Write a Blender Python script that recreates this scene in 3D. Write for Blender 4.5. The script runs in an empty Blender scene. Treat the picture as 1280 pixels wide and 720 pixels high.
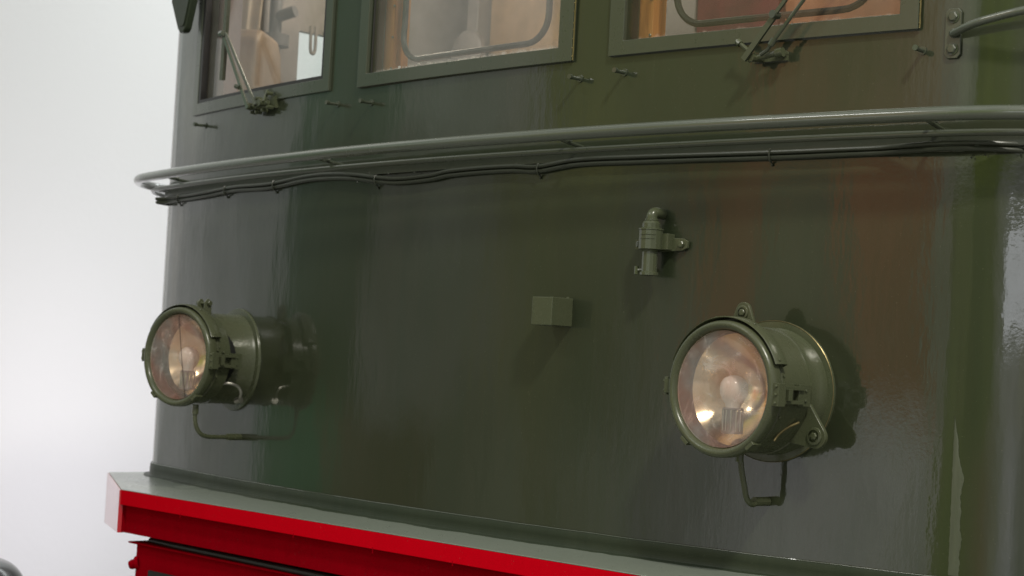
import bpy, bmesh, math, random
from mathutils import Vector, Matrix, noise
random.seed(7)
PI = math.pi
sc = bpy.context.scene
C = sc.collection
R = math.radians

# ------------------------------------------------------------------ materials
def lin(c):
    return tuple(((v/255)/12.92 if v <= 10 else (((v/255)+.055)/1.055)**2.4) for v in c)

class NT:
    def __init__(s, nt): s.nt = nt; s.n = nt.nodes; s.l = nt.links
    def add(s, t, **k):
        n = s.n.new(t)
        for a, b in k.items():
            if a.startswith('in_'):
                n.inputs[a[3:].replace('_', ' ')].default_value = b
            else: setattr(n, a, b)
        return n
    def link(s, a, b): s.l.new(a, b)
    def math(s, op, a, b=None, c=None, clamp=False):
        n = s.n.new('ShaderNodeMath'); n.operation = op; n.use_clamp = clamp
        for i, v in enumerate((a, b, c)):
            if v is None: continue
            if isinstance(v, (int, float)): n.inputs[i].default_value = v
            else: s.l.new(v, n.inputs[i])
        return n.outputs[0]
    def noise(s, vec, scale, detail=4, rough=.5, dist=0):
        n = s.n.new('ShaderNodeTexNoise')
        n.inputs['Scale'].default_value = scale; n.inputs['Detail'].default_value = detail
        n.inputs['Roughness'].default_value = rough; n.inputs['Distortion'].default_value = dist
        s.l.new(vec, n.inputs['Vector']); return n.outputs['Fac']
    def mapping(s, vec, scale=(1,1,1), rot=(0,0,0), loc=(0,0,0)):
        n = s.n.new('ShaderNodeMapping'); n.inputs['Scale'].default_value = scale
        n.inputs['Rotation'].default_value = rot; n.inputs['Location'].default_value = loc
        s.l.new(vec, n.inputs['Vector']); return n.outputs[0]
    def ramp(s, fac, stops, interp='LINEAR'):
        n = s.n.new('ShaderNodeValToRGB'); cr = n.color_ramp; cr.interpolation = interp
        while len(cr.elements) > 1: cr.elements.remove(cr.elements[-1])
        cr.elements[0].position = stops[0][0]; cr.elements[0].color = tuple(stops[0][1])[:3] + (1,)
        for p, c in stops[1:]:
            e = cr.elements.new(p); e.color = tuple(c)[:3] + (1,)
        s.l.new(fac, n.inputs[0]); return n.outputs[0]
    def mix(s, fac, a, b, typ='MIX'):
        n = s.n.new('ShaderNodeMix'); n.data_type = 'RGBA'; n.blend_type = typ
        for i, v in ((0, fac), (6, a), (7, b)):
            if isinstance(v, (int, float)): n.inputs[i].default_value = v
            elif isinstance(v, (tuple, list)): n.inputs[i].default_value = tuple(v)[:3] + (1,)
            else: s.l.new(v, n.inputs[i])
        return n.outputs[2]

def new_mat(name):
    m = bpy.data.materials.new(name); m.use_nodes = True
    t = NT(m.node_tree); b = m.node_tree.nodes['Principled BSDF']
    return m, t, b

def paint(name, col, dirt, rough=.22, coat=0.0, wav=.004, peel=.0006, dirt_amt=.35, spec=.5, streak=True):
    m, t, b = new_mat(name)
    tc = t.add('ShaderNodeTexCoord').outputs['Object']
    n1 = t.noise(t.mapping(tc, (1, 1, .22)), 3.2, 5, .6)
    n2 = t.noise(tc, 38, 4, .65)
    n3 = t.noise(t.mapping(tc, (14, 14, .9)), 2.2, 5, .7)
    f = t.math('MULTIPLY', t.math('SMOOTH_MIN', t.math('MULTIPLY', n1, n1), 1, .1), 1.0)
    f = t.math('ADD', t.math('MULTIPLY', n1, .6), t.math('MULTIPLY', n3, .4))
    f = t.math('MULTIPLY', t.math('SUBTRACT', f, .42), 4 * dirt_amt, clamp=True)
    c = t.mix(f, col, dirt)
    sp = t.ramp(t.noise(tc, 210, 2, .5), [(0, (0,0,0)), (.70, (0,0,0)), (.76, (1,1,1))])
    c = t.mix(t.math('MULTIPLY', sp, .12), c, (.3, .3, .22))
    t.link(c, b.inputs['Base Color'])
    r = t.math('ADD', rough - .05, t.math('MULTIPLY', n1, .10))
    r = t.math('ADD', r, t.math('MULTIPLY', t.math('SUBTRACT', n2, .5), .14))
    t.link(r, b.inputs['Roughness'])
    b.inputs['Specular IOR Level'].default_value = spec
    b.inputs['Coat Weight'].default_value = coat; t.link(t.math('ADD', .02, t.math('MULTIPLY', t.math('SUBTRACT', t.noise(tc, 7, 6, .7), .42, clamp=True), .28)), b.inputs['Coat Roughness'])
    if coat >= 1 and spec < .3:
        run = t.noise(t.mapping(tc, (30, 30, .7)), 1.6, 4, .6)
        run = t.math('MULTIPLY', t.math('SUBTRACT', run, .63, clamp=True), 3.0, clamp=True)
        c = t.mix(t.math('MULTIPLY', run, .18), c, (.11, .115, .085))
        t.link(c, b.inputs['Base Color'])
    # long waves in the sheet, vertical brush streaks and a fine orange peel
    h = t.math('MULTIPLY', t.noise(t.mapping(tc, (1, 1, .6)), 2.4, 2, .4), wav)
    h = t.math('ADD', h, t.math('MULTIPLY', t.noise(t.mapping(tc, (1, 1, .35)), 15, 4, .55), wav * .15))
    if streak: h = t.math('ADD', h, t.math('MULTIPLY', t.noise(t.mapping(tc, (1, 1, .08)), 75, 3, .5), peel * .55))
    h = t.math('ADD', h, t.math('MULTIPLY', t.noise(tc, 150, 2, .5), peel * .35))
    bm = t.add('ShaderNodeBump'); bm.inputs['Strength'].default_value = 1; bm.inputs['Distance'].default_value = 1
    t.link(h, bm.inputs['Height']); t.link(bm.outputs[0], b.inputs['Normal']); t.link(bm.outputs[0], b.inputs['Coat Normal'])
    return m

def plain(name, col, rough=.5, metal=0, bump=0, bscale=60, var=.15, spec=.5, coat=0):
    m, t, b = new_mat(name)
    tc = t.add('ShaderNodeTexCoord').outputs['Object']
    n = t.noise(tc, bscale * .3, 5, .6)
    dark = tuple(v * (1 - var * 1.6) for v in col); lite = tuple(min(1, v * (1 + var)) for v in col)
    t.link(t.ramp(n, [(.25, dark), (.75, lite)]), b.inputs['Base Color'])
    t.link(t.math('ADD', rough - .06, t.math('MULTIPLY', n, .12)), b.inputs['Roughness'])
    b.inputs['Metallic'].default_value = metal; b.inputs['Specular IOR Level'].default_value = spec
    b.inputs['Coat Weight'].default_value = coat
    if bump:
        bp = t.add('ShaderNodeBump'); bp.inputs['Distance'].default_value = bump
        t.link(t.noise(tc, bscale, 3), bp.inputs['Height']); t.link(bp.outputs[0], b.inputs['Normal'])
    return m

def glass(name, tint=(.93, .95, .93), dust_haze=(.6, .55, .5), amt=.12, edge=.0, zlo=None):
    """old flat glass: clear, with a fresnel reflection and a thin uneven layer of dust"""
    m = bpy.data.materials.new(name); m.use_nodes = True
    t = NT(m.node_tree); t.n.clear()
    out = t.add('ShaderNodeOutputMaterial')
    tc = t.add('ShaderNodeTexCoord').outputs['Object']
    tr = t.add('ShaderNodeBsdfTransparent'); tr.inputs[0].default_value = tint + (1,)
    gl = t.add('ShaderNodeBsdfGlossy'); gl.inputs['Roughness'].default_value = .03
    df = t.add('ShaderNodeBsdfDiffuse'); df.inputs[0].default_value = dust_haze + (1,)
    fr = t.add('ShaderNodeFresnel'); geo = t.add('ShaderNodeNewGeometry')
    t.link(t.math('SUBTRACT', 1.5, t.math('MULTIPLY', geo.outputs['Backfacing'], 1.5 - 1/1.5)), fr.inputs[0])
    n = t.noise(t.mapping(tc, (1, 1, .8)), 6, 4, .5)
    f = t.math('MULTIPLY', t.math('ADD', t.math('MULTIPLY', n, .9), .1, clamp=True), amt * 1.6)
    if zlo is not None:      # grime gathers along the lower edge
        sp = t.add('ShaderNodeSeparateXYZ'); t.link(tc, sp.inputs[0])
        g = t.math('SUBTRACT', 1, t.math('DIVIDE', t.math('SUBTRACT', sp.outputs[2], zlo), .035), clamp=True)
        g = t.math('MULTIPLY', t.math('MULTIPLY', g, t.noise(t.mapping(tc, (1,1,1)), 45, 6, .75)), edge, clamp=True)
        f = t.math('MAXIMUM', f, t.math('SMOOTH_MAX', t.math('MULTIPLY', t.math('SUBTRACT', g, .28), 3, clamp=True), 0, .01))
    if name == 'headlamp glass':  # pinkish haze painted in for the reflection on the lens
        n2 = t.noise(t.mapping(tc, (1, 1, 1), rot=(0, R(35), 0)), 17, 5, .7, 1.2)
        f = t.math('ADD', t.math('MULTIPLY', f, .75), t.math('MULTIPLY', t.math('SUBTRACT', n2, .5, clamp=True), 1.1), clamp=True)
        t.link(t.ramp(t.noise(tc, 11, 3), [(.38, (.85, .80, .78)), (.52, (.80, .58, .52)), (.66, (.70, .40, .34))]), df.inputs[0])
    bp = t.add('ShaderNodeBump'); bp.inputs['Distance'].default_value = .0012
    t.link(t.noise(tc, 8, 2), bp.inputs['Height']); t.link(bp.outputs[0], gl.inputs['Normal'])
    m1 = t.add('ShaderNodeMixShader'); m2 = t.add('ShaderNodeMixShader')
    t.link(f, m1.inputs[0]); t.link(tr.outputs[0], m1.inputs[1]); t.link(df.outputs[0], m1.inputs[2])
    t.link(fr.outputs[0], m2.inputs[0]); t.link(m1.outputs[0], m2.inputs[1]); t.link(gl.outputs[0], m2.inputs[2])
    t.link(m2.outputs[0], out.inputs[0])
    return m

GREEN = (.026, .034, .0175); GDIRT = (.040, .037, .021)
M = {}
M['body'] = paint('green gloss body paint', GREEN, GDIRT, rough=.34, spec=.25, coat=1.0, wav=.0042, peel=.00016, dirt_amt=.4)
M['trim'] = paint('green gloss trim paint', (.048, .058, .038), (.07, .070, .045), rough=.30, coat=.5, wav=.0006, peel=.0003)
M['rail'] = paint('lightened green rail paint', (.075, .088, .066), (.10, .105, .08), rough=.25, wav=.0002, peel=.00003, coat=.9)  # same green as the body, lightened for the ceiling's reflection
M['lampgreen'] = paint('green lamp enamel', (.066, .077, .042), (.095, .092, .05), rough=.27, wav=.0005, peel=.0003, dirt_amt=.4)
M['plate'] = paint('grey green deck paint', (.24, .27, .23), (.17, .20, .17), rough=.30, coat=.25, wav=.0015, peel=.0006)
M['strip'] = paint('dark green base strip paint', (.024, .034, .020), (.045, .053, .032), rough=.45, spec=.25, wav=.001, peel=.0007, dirt_amt=.5)
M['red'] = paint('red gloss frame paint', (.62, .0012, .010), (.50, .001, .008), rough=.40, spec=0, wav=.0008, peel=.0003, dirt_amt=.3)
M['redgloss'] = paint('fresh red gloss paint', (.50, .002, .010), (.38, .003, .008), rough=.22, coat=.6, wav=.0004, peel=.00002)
M['darkred'] = paint('shaded red beam paint', (.26, .0006, .006), (.15, .0006, .004), rough=.45, spec=0, wav=.0008, peel=.0003, dirt_amt=.4)  # red of the deck edge, darkened for the shaded recess below it
M['brass'] = plain('worn brass edge', (.20, .16, .07), .35, .7, .0003, 200)
M['steel'] = plain('dull steel', (.35, .34, .30), .35, .9, .0003, 120)
M['rubber'] = plain('black rubber', (.018, .017, .018), .42, 0, .0003, 90)
M['dark'] = plain('flat near black', (.008, .009, .008), .6, 0, .0005, 60)  # near-black tone; on the lamp neck it paints the shade of the gap
M['cable'] = paint('painted over cable', (.030, .036, .024), (.05, .05, .035), rough=.34, wav=.0004, peel=.0004)
M['wood'] = None

m, t, b = new_mat('varnished orange wood'); M['wood'] = m
tc = t.add('ShaderNodeTexCoord').outputs['Object']
n = t.noise(t.mapping(tc, (22, 22, 1.6)), 2, 6, .6, .6)
t.link(t.ramp(n, [(.3, (.30, .10, .025)), (.55, (.55, .22, .06)), (.8, (.62, .30, .11))]), b.inputs['Base Color'])
b.inputs['Roughness'].default_value = .35
M['cream'] = plain('cream cab paint', (.50, .42, .34), .5, 0, .0006, 30, .12)
M['beige'] = plain('tan cab paint', (.42, .30, .20), .5, 0, .0006, 30, .15)
M['greydark'] = plain('dark grey cab paint', (.15, .145, .15), .45, 0, .0006, 30, .15)
M['grey'] = plain('grey cab paint', (.30, .29, .30), .45, 0, .0006, 30, .15)
M['lining'] = plain('warm grey lining', (.30, .265, .25), .5, 0, .0006, 12, .25)
M['maroon'] = plain('maroon cloth', (.11, .018, .026), .75, 0, .001, 45, .25)
M['pink'] = plain('pink grey paint', (.42, .30, .30), .5, 0, .0006, 30, .12)
M['orange'] = plain('orange panel paint', (.36, .15, .07), .5, 0, .0006, 30, .15)  # own orange tone of the switch panel and packing block
M['brown'] = plain('brown lining', (.14, .095, .06), .5, 0, .0006, 30, .2)
M['black'] = plain('black gloss enamel', (.010, .007, .008), .20, 0, 0, 30, .1, .45, .2)
M['reflector'] = plain('silvered reflector', (.94, .72, .48), .17, 1, .0004, 30, .12)
M['lampinside'] = plain('red brown lamp rim lining', (.07, .018, .013), .6, 0, .0005, 60, .3)
M['bulb'] = plain('frosted white bulb', (.82, .74, .68), .18, 0, 0, 30, .04, .6)
M['socket'] = plain('ribbed grey socket', (.20, .17, .16), .4, .3, .0004, 120, .3)
M['crack'] = plain('crack edge', (.05, .03, .03), .3, 0, 0, 60)
M['gasket'] = plain('perished grey window seal', (.045, .042, .042), .45, 0, .001, 110, .5)
M['chalk'] = plain('dried white paint', (.5, .48, .44), .8, 0, .002, 200, .3)
M['glassL'] = glass('dusty windscreen glass left', dust_haze=(.62, .60, .58), amt=.10, edge=.6, zlo=2.42)
M['glassM'] = glass('dusty windscreen glass centre', dust_haze=(.62, .58, .54), amt=.12, edge=1.0, zlo=2.413)
M['glassR'] = glass('dusty windscreen glass right', dust_haze=(.55, .44, .38), amt=.035, edge=.75, zlo=2.413)
M['lens'] = glass('headlamp glass', tint=(.99, .95, .93), dust_haze=(.80, .60, .54), amt=.35)  # pink film colour stands in for the hall reflected in the lens

m, t, b = new_mat('white gallery wall paint'); M['gallery'] = m
tc = t.add('ShaderNodeTexCoord').outputs['Object']
n = t.noise(tc, .35, 3, .5)
t.link(t.ramp(n, [(.2, (.76, .77, .785)), (.8, (.82, .825, .83))]), b.inputs['Base Color'])
b.inputs['Roughness'].default_value = .75
bp = t.add('ShaderNodeBump'); bp.inputs['Distance'].default_value = .002
t.link(t.noise(tc, 25, 3), bp.inputs['Height']); t.link(bp.outputs[0], b.inputs['Normal'])
m, t, b = new_mat('polished grey floor'); M['floor'] = m
tc = t.add('ShaderNodeTexCoord').outputs['Object']
t.link(t.ramp(t.noise(tc, 1.2, 6, .6), [(.3, (.22, .21, .205)), (.7, (.30, .29, .28))]), b.inputs['Base Color'])
b.inputs['Roughness'].default_value = .4

# ------------------------------------------------------------------ mesh helpers
def empty(name, loc, parent=None):
    o = bpy.data.objects.new(name, None); o.location = loc; o.empty_display_size = .2
    C.objects.link(o); o.parent = parent; return o

def obj(name, bm, mat, parent=None, angle=35, bevel=0):
    bmesh.ops.recalc_face_normals(bm, faces=bm.faces)
    me = bpy.data.meshes.new(name); bm.to_mesh(me); bm.free()
    if me.polygons: me.shade_smooth()
    me.set_sharp_from_angle(angle=R(angle))
    me.materials.append(mat)
    o = bpy.data.objects.new(name, me); C.objects.link(o)
    if parent: o.parent = parent
    if bevel:
        md = o.modifiers.new('bevel', 'BEVEL'); md.width = bevel; md.segments = 3; md.limit_method = 'ANGLE'
        md.angle_limit = R(30); md.harden_normals = True
    return o

def pieces(name, bm, mat, parent, pad=.0, **k):
    """one object per separate piece: islands whose boxes touch belong to the same piece"""
    seen = {}; isl = []
    bm.verts.ensure_lookup_table()
    for v in bm.verts:
        if v.index in seen: continue
    for v in bm.verts: v.index = -1
    bm.verts.index_update()
    done = set()
    for v in bm.verts:
        if v in done: continue
        st = [v]; done.add(v); grp = []
        while st:
            q = st.pop(); grp.append(q)
            for e in q.link_edges:
                w = e.other_vert(q)
                if w not in done: done.add(w); st.append(w)
        lo = [min(g.co[i] for g in grp)-pad for i in range(3)]; hi = [max(g.co[i] for g in grp)+pad for i in range(3)]
        isl.append([grp, lo, hi])
    merged = True
    while merged:
        merged = False
        for i in range(len(isl)):
            for j in range(i+1, len(isl)):
                a, b_ = isl[i], isl[j]
                if all(a[1][k_] <= b_[2][k_] and b_[1][k_] <= a[2][k_] for k_ in range(3)):
                    isl[i] = [a[0]+b_[0], [min(x) for x in zip(a[1], b_[1])], [max(x) for x in zip(a[2], b_[2])]]
                    del isl[j]; merged = True; break
            if merged: break
    for grp, lo, hi in isl:
        nb = bmesh.new(); mp = {v: nb.verts.new(v.co) for v in grp}
        fs = set(f for v in grp for f in v.link_faces)
        for f in fs: nb.faces.new([mp[v] for v in f.verts])
        obj(name, nb, mat, parent, **k)
    bm.free()

def tube(bm, pts, r, seg=12, cap=True, radii=None):
    pts = [Vector(p) for p in pts]; n = len(pts); rings = []
    up = None
    for i, p in enumerate(pts):
        d = (pts[min(i+1, n-1)] - pts[max(i-1, 0)]).normalized()
        if up is None:
            up = Vector((0, 0, 1)) if abs(d.z) < .9 else Vector((1, 0, 0))
        a = d.cross(up).normalized(); up = a.cross(d).normalized()
        rr = radii[i] if radii else r
        rings.append([bm.verts.new(p + rr * (math.cos(2*PI*k/seg) * a + math.sin(2*PI*k/seg) * up)) for k in range(seg)])
    for i in range(n-1):
        for k in range(seg):
            bm.faces.new((rings[i][k], rings[i][(k+1) % seg], rings[i+1][(k+1) % seg], rings[i+1][k]))
    if cap:
        bm.faces.new(rings[0][::-1]); bm.faces.new(rings[-1])

def smooth_path(pts, n=8):
    pts = [Vector(p) for p in pts]; out = []
    P = [pts[0]*2 - pts[1]] + pts + [pts[-1]*2 - pts[-2]]
    for i in range(1, len(P)-2):
        for k in range(n):
            u = k/n
            a, b_, c, d = P[i-1], P[i], P[i+1], P[i+2]
            out.append(.5*((2*b_) + (c-a)*u + (2*a-5*b_+4*c-d)*u*u + (3*b_-a-3*c+d)*u**3))
    out.append(pts[-1]); return out

def lathe(bm, prof, mat=Matrix.Identity(4), seg=48, a0=0, a1=2*PI, close_ends=False):
    """prof: list of (radius, height); revolve about local Z"""
    full = abs(a1-a0-2*PI) < 1e-6
    ns = seg if full else seg + 1; rings = []
    for k in range(ns):
        a = a0 + (a1-a0)*k/seg
        rings.append([bm.verts.new(mat @ Vector((r*math.cos(a), r*math.sin(a), h))) for r, h in prof])
    for k in range(seg):
        A, B = rings[k], rings[(k+1) % ns]
        for i in range(len(prof)-1):
            if (A[i].co - B[i].co).length < 1e-7 and (A[i+1].co-B[i+1].co).length < 1e-7: continue
            try: bm.faces.new((A[i], B[i], B[i+1], A[i+1]))
            except ValueError: pass
    if close_ends and not full:
        bm.faces.new(rings[0]); bm.faces.new(rings[-1][::-1])
    bmesh.ops.remove_doubles(bm, verts=bm.verts, dist=1e-6)

def box(bm, c, s, mat=Matrix.Identity(4)):
    vs = []
    for z in (-1, 1):
        for x, y in ((-1,-1), (1,-1), (1,1), (-1,1)):
            vs.append(bm.verts.new(mat @ (Vector(c) + Vector((x*s[0]/2, y*s[1]/2, z*s[2]/2)))))
    for f in ((0,3,2,1), (4,5,6,7), (0,1,5,4), (1,2,6,5), (2,3,7,6), (3,0,4,7)):
        bm.faces.new([vs[i] for i in f])

def prism(bm, poly, h0, h1, mat=Matrix.Identity(4)):
    a = [bm.verts.new(mat @ Vector((x, y, h0))) for x, y in poly]
    b_ = [bm.verts.new(mat @ Vector((x, y, h1))) for x, y in poly]
    n = len(poly)
    bm.faces.new(a[::-1]); bm.faces.new(b_)
    for i in range(n): bm.faces.new((a[i], a[(i+1) % n], b_[(i+1) % n], b_[i]))

def bolt(bm, p, nrm, r=.006, h=.006, sides=6):
    m_ = Vector(nrm).to_track_quat('Z', 'Y').to_matrix().to_4x4(); m_.translation = Vector(p)
    lathe(bm, [(0, h*1.05), (r*.75, h), (r, h*.7), (r, 0)], m_, sides)

# ------------------------------------------------------------------ the bowed cab front
A0, A2, XL, RL, XR, RR = -.013, .065, 1.57, .27, 1.36, .42
def plan(s, off=0.0):
    """point and outward normal on the plan curve of the cab; s = metres across, running on round the corners"""
    sg = 1 if s >= 0 else -1; a = abs(s); X1, RC = (XR, RR) if sg > 0 else (XL, RL)
    if a <= X1:
        sl = 2*A2*a; q = math.hypot(sl, 1); n = (sl/q, -1/q); p = (a, A0 + A2*a*a)
    else:
        th0 = math.atan(2*A2*X1); n0 = (math.sin(th0), -math.cos(th0))
        c = (X1 - RC*n0[0], A0 + A2*X1*X1 - RC*n0[1])
        th = th0 + (a-X1)/RC
        if th <= PI/2:
            n = (math.sin(th), -math.cos(th)); p = (c[0] + RC*n[0], c[1] + RC*n[1])
        else:
            n = (1, 0); p = (c[0] + RC, c[1] + (a - X1 - RC*(PI/2-th0)))
    return Vector((sg*(p[0] + off*n[0]), p[1] + off*n[1], 0)), Vector((sg*n[0], n[1], 0))
def W(s, z, off=0.0):
    p, n = plan(s, off); p.z = z; return p
def smat(s, z, off=0.0):
    """local frame on the wall: x across, y up, z outward"""
    p, n = plan(s, off); p.z = z
    x = Vector((0, 0, 1)).cross(n)
    return Matrix(((x.x, 0, n.x, p.x), (x.y, 0, n.y, p.y), (x.z, 1, n.z, p.z), (0, 0, 0, 1)))

loco = empty('electric_locomotive', (0, 0, 0))
loco['label'] = 'dark green locomotive cab front with two round headlamps over a red buffer beam'
loco['category'] = 'locomotive'

def frange(a, b_, st):
    n = max(1, int(round((b_-a)/st))); return [a + (b_-a)*i/n for i in range(n+1)]
WZ0, WZ1 = 2.413, 3.02
WIN = [(-1.402, -.620), (-.404, .333), (.535, 1.236)]
ZB, ZT = 1.241, 3.3

SMAX = 5.2
SWIN = (-2.50, -2.02)
def cols():
    edges = [-SMAX, SWIN[0], SWIN[1], -XL] + [v for w in WIN for v in w] + [XR, 2.0, SMAX]
    o = []
    for a, b_ in zip(edges[:-1], edges[1:]):
        st = .03 if (abs(a) >= 1.3 and abs(b_) > 1.5) else .045
        o += frange(a, b_, st if abs(a) < 2.6 else .3)[:-1]
    return o + [SMAX]
CO = cols()
# side window on the left flank, so that the gallery wall is seen through the cab
bm = bmesh.new()
ZS = [ZB, 1.5, 1.8, 2.1, 2.3, WZ0, 2.6, 2.8, WZ1, 3.15, ZT]
grid = [[bm.verts.new(W(s, z)) for z in ZS] for s in CO]
for i in range(len(CO)-1):
    mid = (CO[i]+CO[i+1])/2
    for j in range(len(ZS)-1):
        zm = (ZS[j]+ZS[j+1])/2
        if WZ0 < zm < WZ1 and (any(a < mid < b_ for a, b_ in WIN) or SWIN[0] < mid < SWIN[1]): continue
        bm.faces.new((grid[i][j], grid[i+1][j], grid[i+1][j+1], grid[i][j+1]))
# window reveals
for a, b_ in WIN:
    for s0, s1, z0, z1 in [(s, s2, z, z) for z in (WZ0, WZ1) for s, s2 in zip(frange(a, b_, .05)[:-1], frange(a, b_, .05)[1:])] + [(s, s, WZ0, WZ1) for s in (a, b_)]:
        bm.faces.new([bm.verts.new(p) for p in (W(s0, z0), W(s1, z1), W(s1, z1, -.045), W(s0, z0, -.045))])
shell = obj('body_shell', bm, M['body'], loco, 40)
shell['label'] = 'bowed dark green painted cab sheet with wavy gloss'
bm = bmesh.new()
for rise, ins in ((0, .03),):
    prev = None
    layers = [(ZT, .04), (ZT+.03, .05), (ZT+.10, 0.0), (ZT+.2, -.15), (ZT+.28, -.45)]
    gl_ = [[bm.verts.new(W(s, z, off)) for z, off in layers] for s in frange(-SMAX, SMAX, .1)]
    for i in range(len(gl_)-1):
        for j in range(len(layers)-1):
            bm.faces.new((gl_[i][j], gl_[i+1][j], gl_[i+1][j+1], gl_[i][j+1]))
    bm.faces.new([g[-1] for g in gl_])
obj('roof', bm, M['trim'], loco)

# worn pale filler along the lower corner seam
bm = bmesh.new(); rows = []
for z in frange(1.286, 1.60, .006):
    k_ = min(1, (1.60-z)/.12)
    w0 = 1.3855 + .0012*noise.noise(Vector((z*80, 0, 0))); w1 = w0 + (.021 + .007*noise.noise(Vector((z*24, 4, 0))) + .003*noise.noise(Vector((z*110, 8, 0))))*k_
    rows.append([bm.verts.new(W(w0 + (w1-w0)*q, z, .0003 + .0009*math.sin(PI*q))) for q in (0, .15, .5, .85, 1)])
for i in range(len(rows)-1):
    for j in range(4): bm.faces.new((rows[i][j], rows[i+1][j], rows[i+1][j+1], rows[i][j+1]))
obj('filler_strip', bm, paint('worn pale green filler', (.105, .115, .078), (.04, .05, .03), rough=.42, wav=.001, peel=.0008, dirt_amt=.9), loco)['label'] = 'pale worn strip of filler on the lower right corner seam'

# ------------------------------------------------------------------ base strip, footplate, beam
bm = bmesh.new()
ss = frange(-SMAX, SMAX, .008); prof = []
rows = []
for s in ss:
    rp = .016*noise.noise(Vector((s*11, 1.3, 0))) + .006*noise.noise(Vector((s*31, 5, 0)))
    t1 = 1.2805 + .0012*noise.noise(Vector((s*9, 2, 0)))
    rows.append([bm.verts.new(p) for p in (W(s, t1, .0), W(s, t1 + .0005, .0032), W(s, t1-.0025, .0055), W(s, 1.262, .006), W(s, 1.2445, .0065), W(s, 1.2425, .0085), W(s, 1.2420, .030 + rp), W(s, 1.2405, .0315 + rp))])
for i in range(len(rows)-1):
    for j in range(len(rows[0])-1):
        bm.faces.new((rows[i][j], rows[i+1][j], rows[i+1][j+1], rows[i][j+1]))
bs = obj('base_strip', bm, M['strip'], loco, 50)
bm = bmesh.new(); tube(bm, [W(s, 1.2805 + .0012*noise.noise(Vector((s*9, 2, 0))), .0042) for s in frange(-2.2, 2.2, .02)], .0014, 6); obj('bead', bm, M['rail'], bs)  # lighter bead added to draw the highlight along the strip's top edge

PF = [(-1.75, .081), (-1.133, -.241), (1.133, -.241), (1.75, .081), (1.85, 3.9), (-1.85, 3.9)]
bm = bmesh.new(); prism(bm, PF, 1.2388, 1.241)
fp = obj('footplate', bm, M['plate'], loco, bevel=.001)
fp['label'] = 'grey green painted deck plate below the cab'
def shrink(d): return [(-1.75+d*.3, .081+d), (-1.133+d*.3, -.241+d), (1.133-d*.3, -.241+d), (1.75-d*.3, .081+d)]
bm = bmesh.new()
P0 = shrink(0.0); P1 = shrink(.02)
prism(bm, P0 + [(1.6, .35), (-1.6, .35)], 1.197, 1.2384)
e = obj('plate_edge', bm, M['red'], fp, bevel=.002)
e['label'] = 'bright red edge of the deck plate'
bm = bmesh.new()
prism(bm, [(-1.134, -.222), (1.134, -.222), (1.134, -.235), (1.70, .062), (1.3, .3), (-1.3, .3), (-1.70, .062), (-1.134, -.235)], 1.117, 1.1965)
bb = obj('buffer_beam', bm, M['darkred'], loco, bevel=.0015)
bb['label'] = 'red beam under the deck plate, its shade painted in'
# chamfered end plates of the beam
for sg in (-1, 1):
    bm = bmesh.new()
    a = Vector((sg*1.136, -.2405, 0)); b_ = Vector((sg*1.75, .080, 0)); nn = Vector((sg*.46, -.888, 0))*.004
    top, botf, botb = 1.2384, 1.117, 1.078
    vs = [bm.verts.new(v) for v in (a + nn + Vector((0,0,1.2384)), b_ + nn + Vector((0,0,top)), b_ + nn + Vector((0,0,botb)), a+nn + Vector((0,0,botf)))]
    ws = [bm.verts.new(v.co - nn*3 ) for v in vs]
    bm.faces.new(vs); bm.faces.new(ws[::-1])
    for i in range(4): bm.faces.new((vs[i], vs[(i+1) % 4], ws[(i+1) % 4], ws[i]))
    ep = obj('end_plate', bm, M['redgloss'], bb, bevel=.001)
# small drip nibs of paint under the edge
bm = bmesh.new()
for x in (-.82, -.30, .02, .31, .62):
    z0 = 1.198; L = random.uniform(.006, .013)
    tube(bm, [(x, -.2405, z0+.004), (x+.0005, -.2415, z0-L*.5), (x+.001, -.2412, z0-L)], .0015, 6, radii=[.0012, .0012, .0018])
pieces('paint_drip', bm, M['darkred'], fp)

# lower red box with flange, grille, hose on top, bolt head
lb = None
bm = bmesh.new()
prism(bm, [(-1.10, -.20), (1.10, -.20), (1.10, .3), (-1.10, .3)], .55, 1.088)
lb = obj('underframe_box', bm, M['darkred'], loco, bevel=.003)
lb['label'] = 'red box slung below the buffer beam'
bm = bmesh.new(); box(bm, (0, .05, 1.0905), (2.26, .52, .005))
obj('flange', bm, M['darkred'], lb, bevel=.001)
bm = bmesh.new()
tube(bm, smooth_path([(-1.08, -.165, 1.098), (-.9, -.185, 1.1), (-.6, -.19, 1.1), (-.2, -.195, 1.1), (.6, -.19, 1.1), (1.08, -.185, 1.1)], 10), .0095, 12)
obj('hose', bm, M['rubber'], lb)['label'] = 'black hose lying along the red flange'
bm = bmesh.new(); lathe(bm, [(0, .034), (.011, .033), (.014, .026), (.014, .012), (.021, .012), (.021, 0)], Matrix.Translation((-1.09, -.19, 1.035)) @ Matrix.Rotation(R(115), 4, 'X') @ Matrix.Rotation(R(-50), 4, 'Y'), 14)
obj('bolt', bm, M['darkred'], lb)
bm = bmesh.new(); box(bm, (.02, -.203, .917), (2.08, .008, .21)); obj('grille', bm, M['dark'], lb)
bm = bmesh.new()
for k in range(7): box(bm, (.02, -.208, 1.0 - k*.03), (2.08, .006, .007), Matrix.Identity(4))
pieces('slat', bm, plain('dark green slat paint', (.02, .03, .022), .3), lb, bevel=.001)
bm = bmesh.new(); box(bm, (-1.03, -.07, 1.1035), (.10, .12, .019)); obj('packing_block', bm, M['orange'], lb, bevel=.002)
bm = bmesh.new(); box(bm, (0, 1.6, .75), (1.9, 2.4, .72)); box(bm, (0, 1.9, .25), (1.7, 1.6, .5))
obj('underframe', bm, M['dark'], loco)

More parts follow.
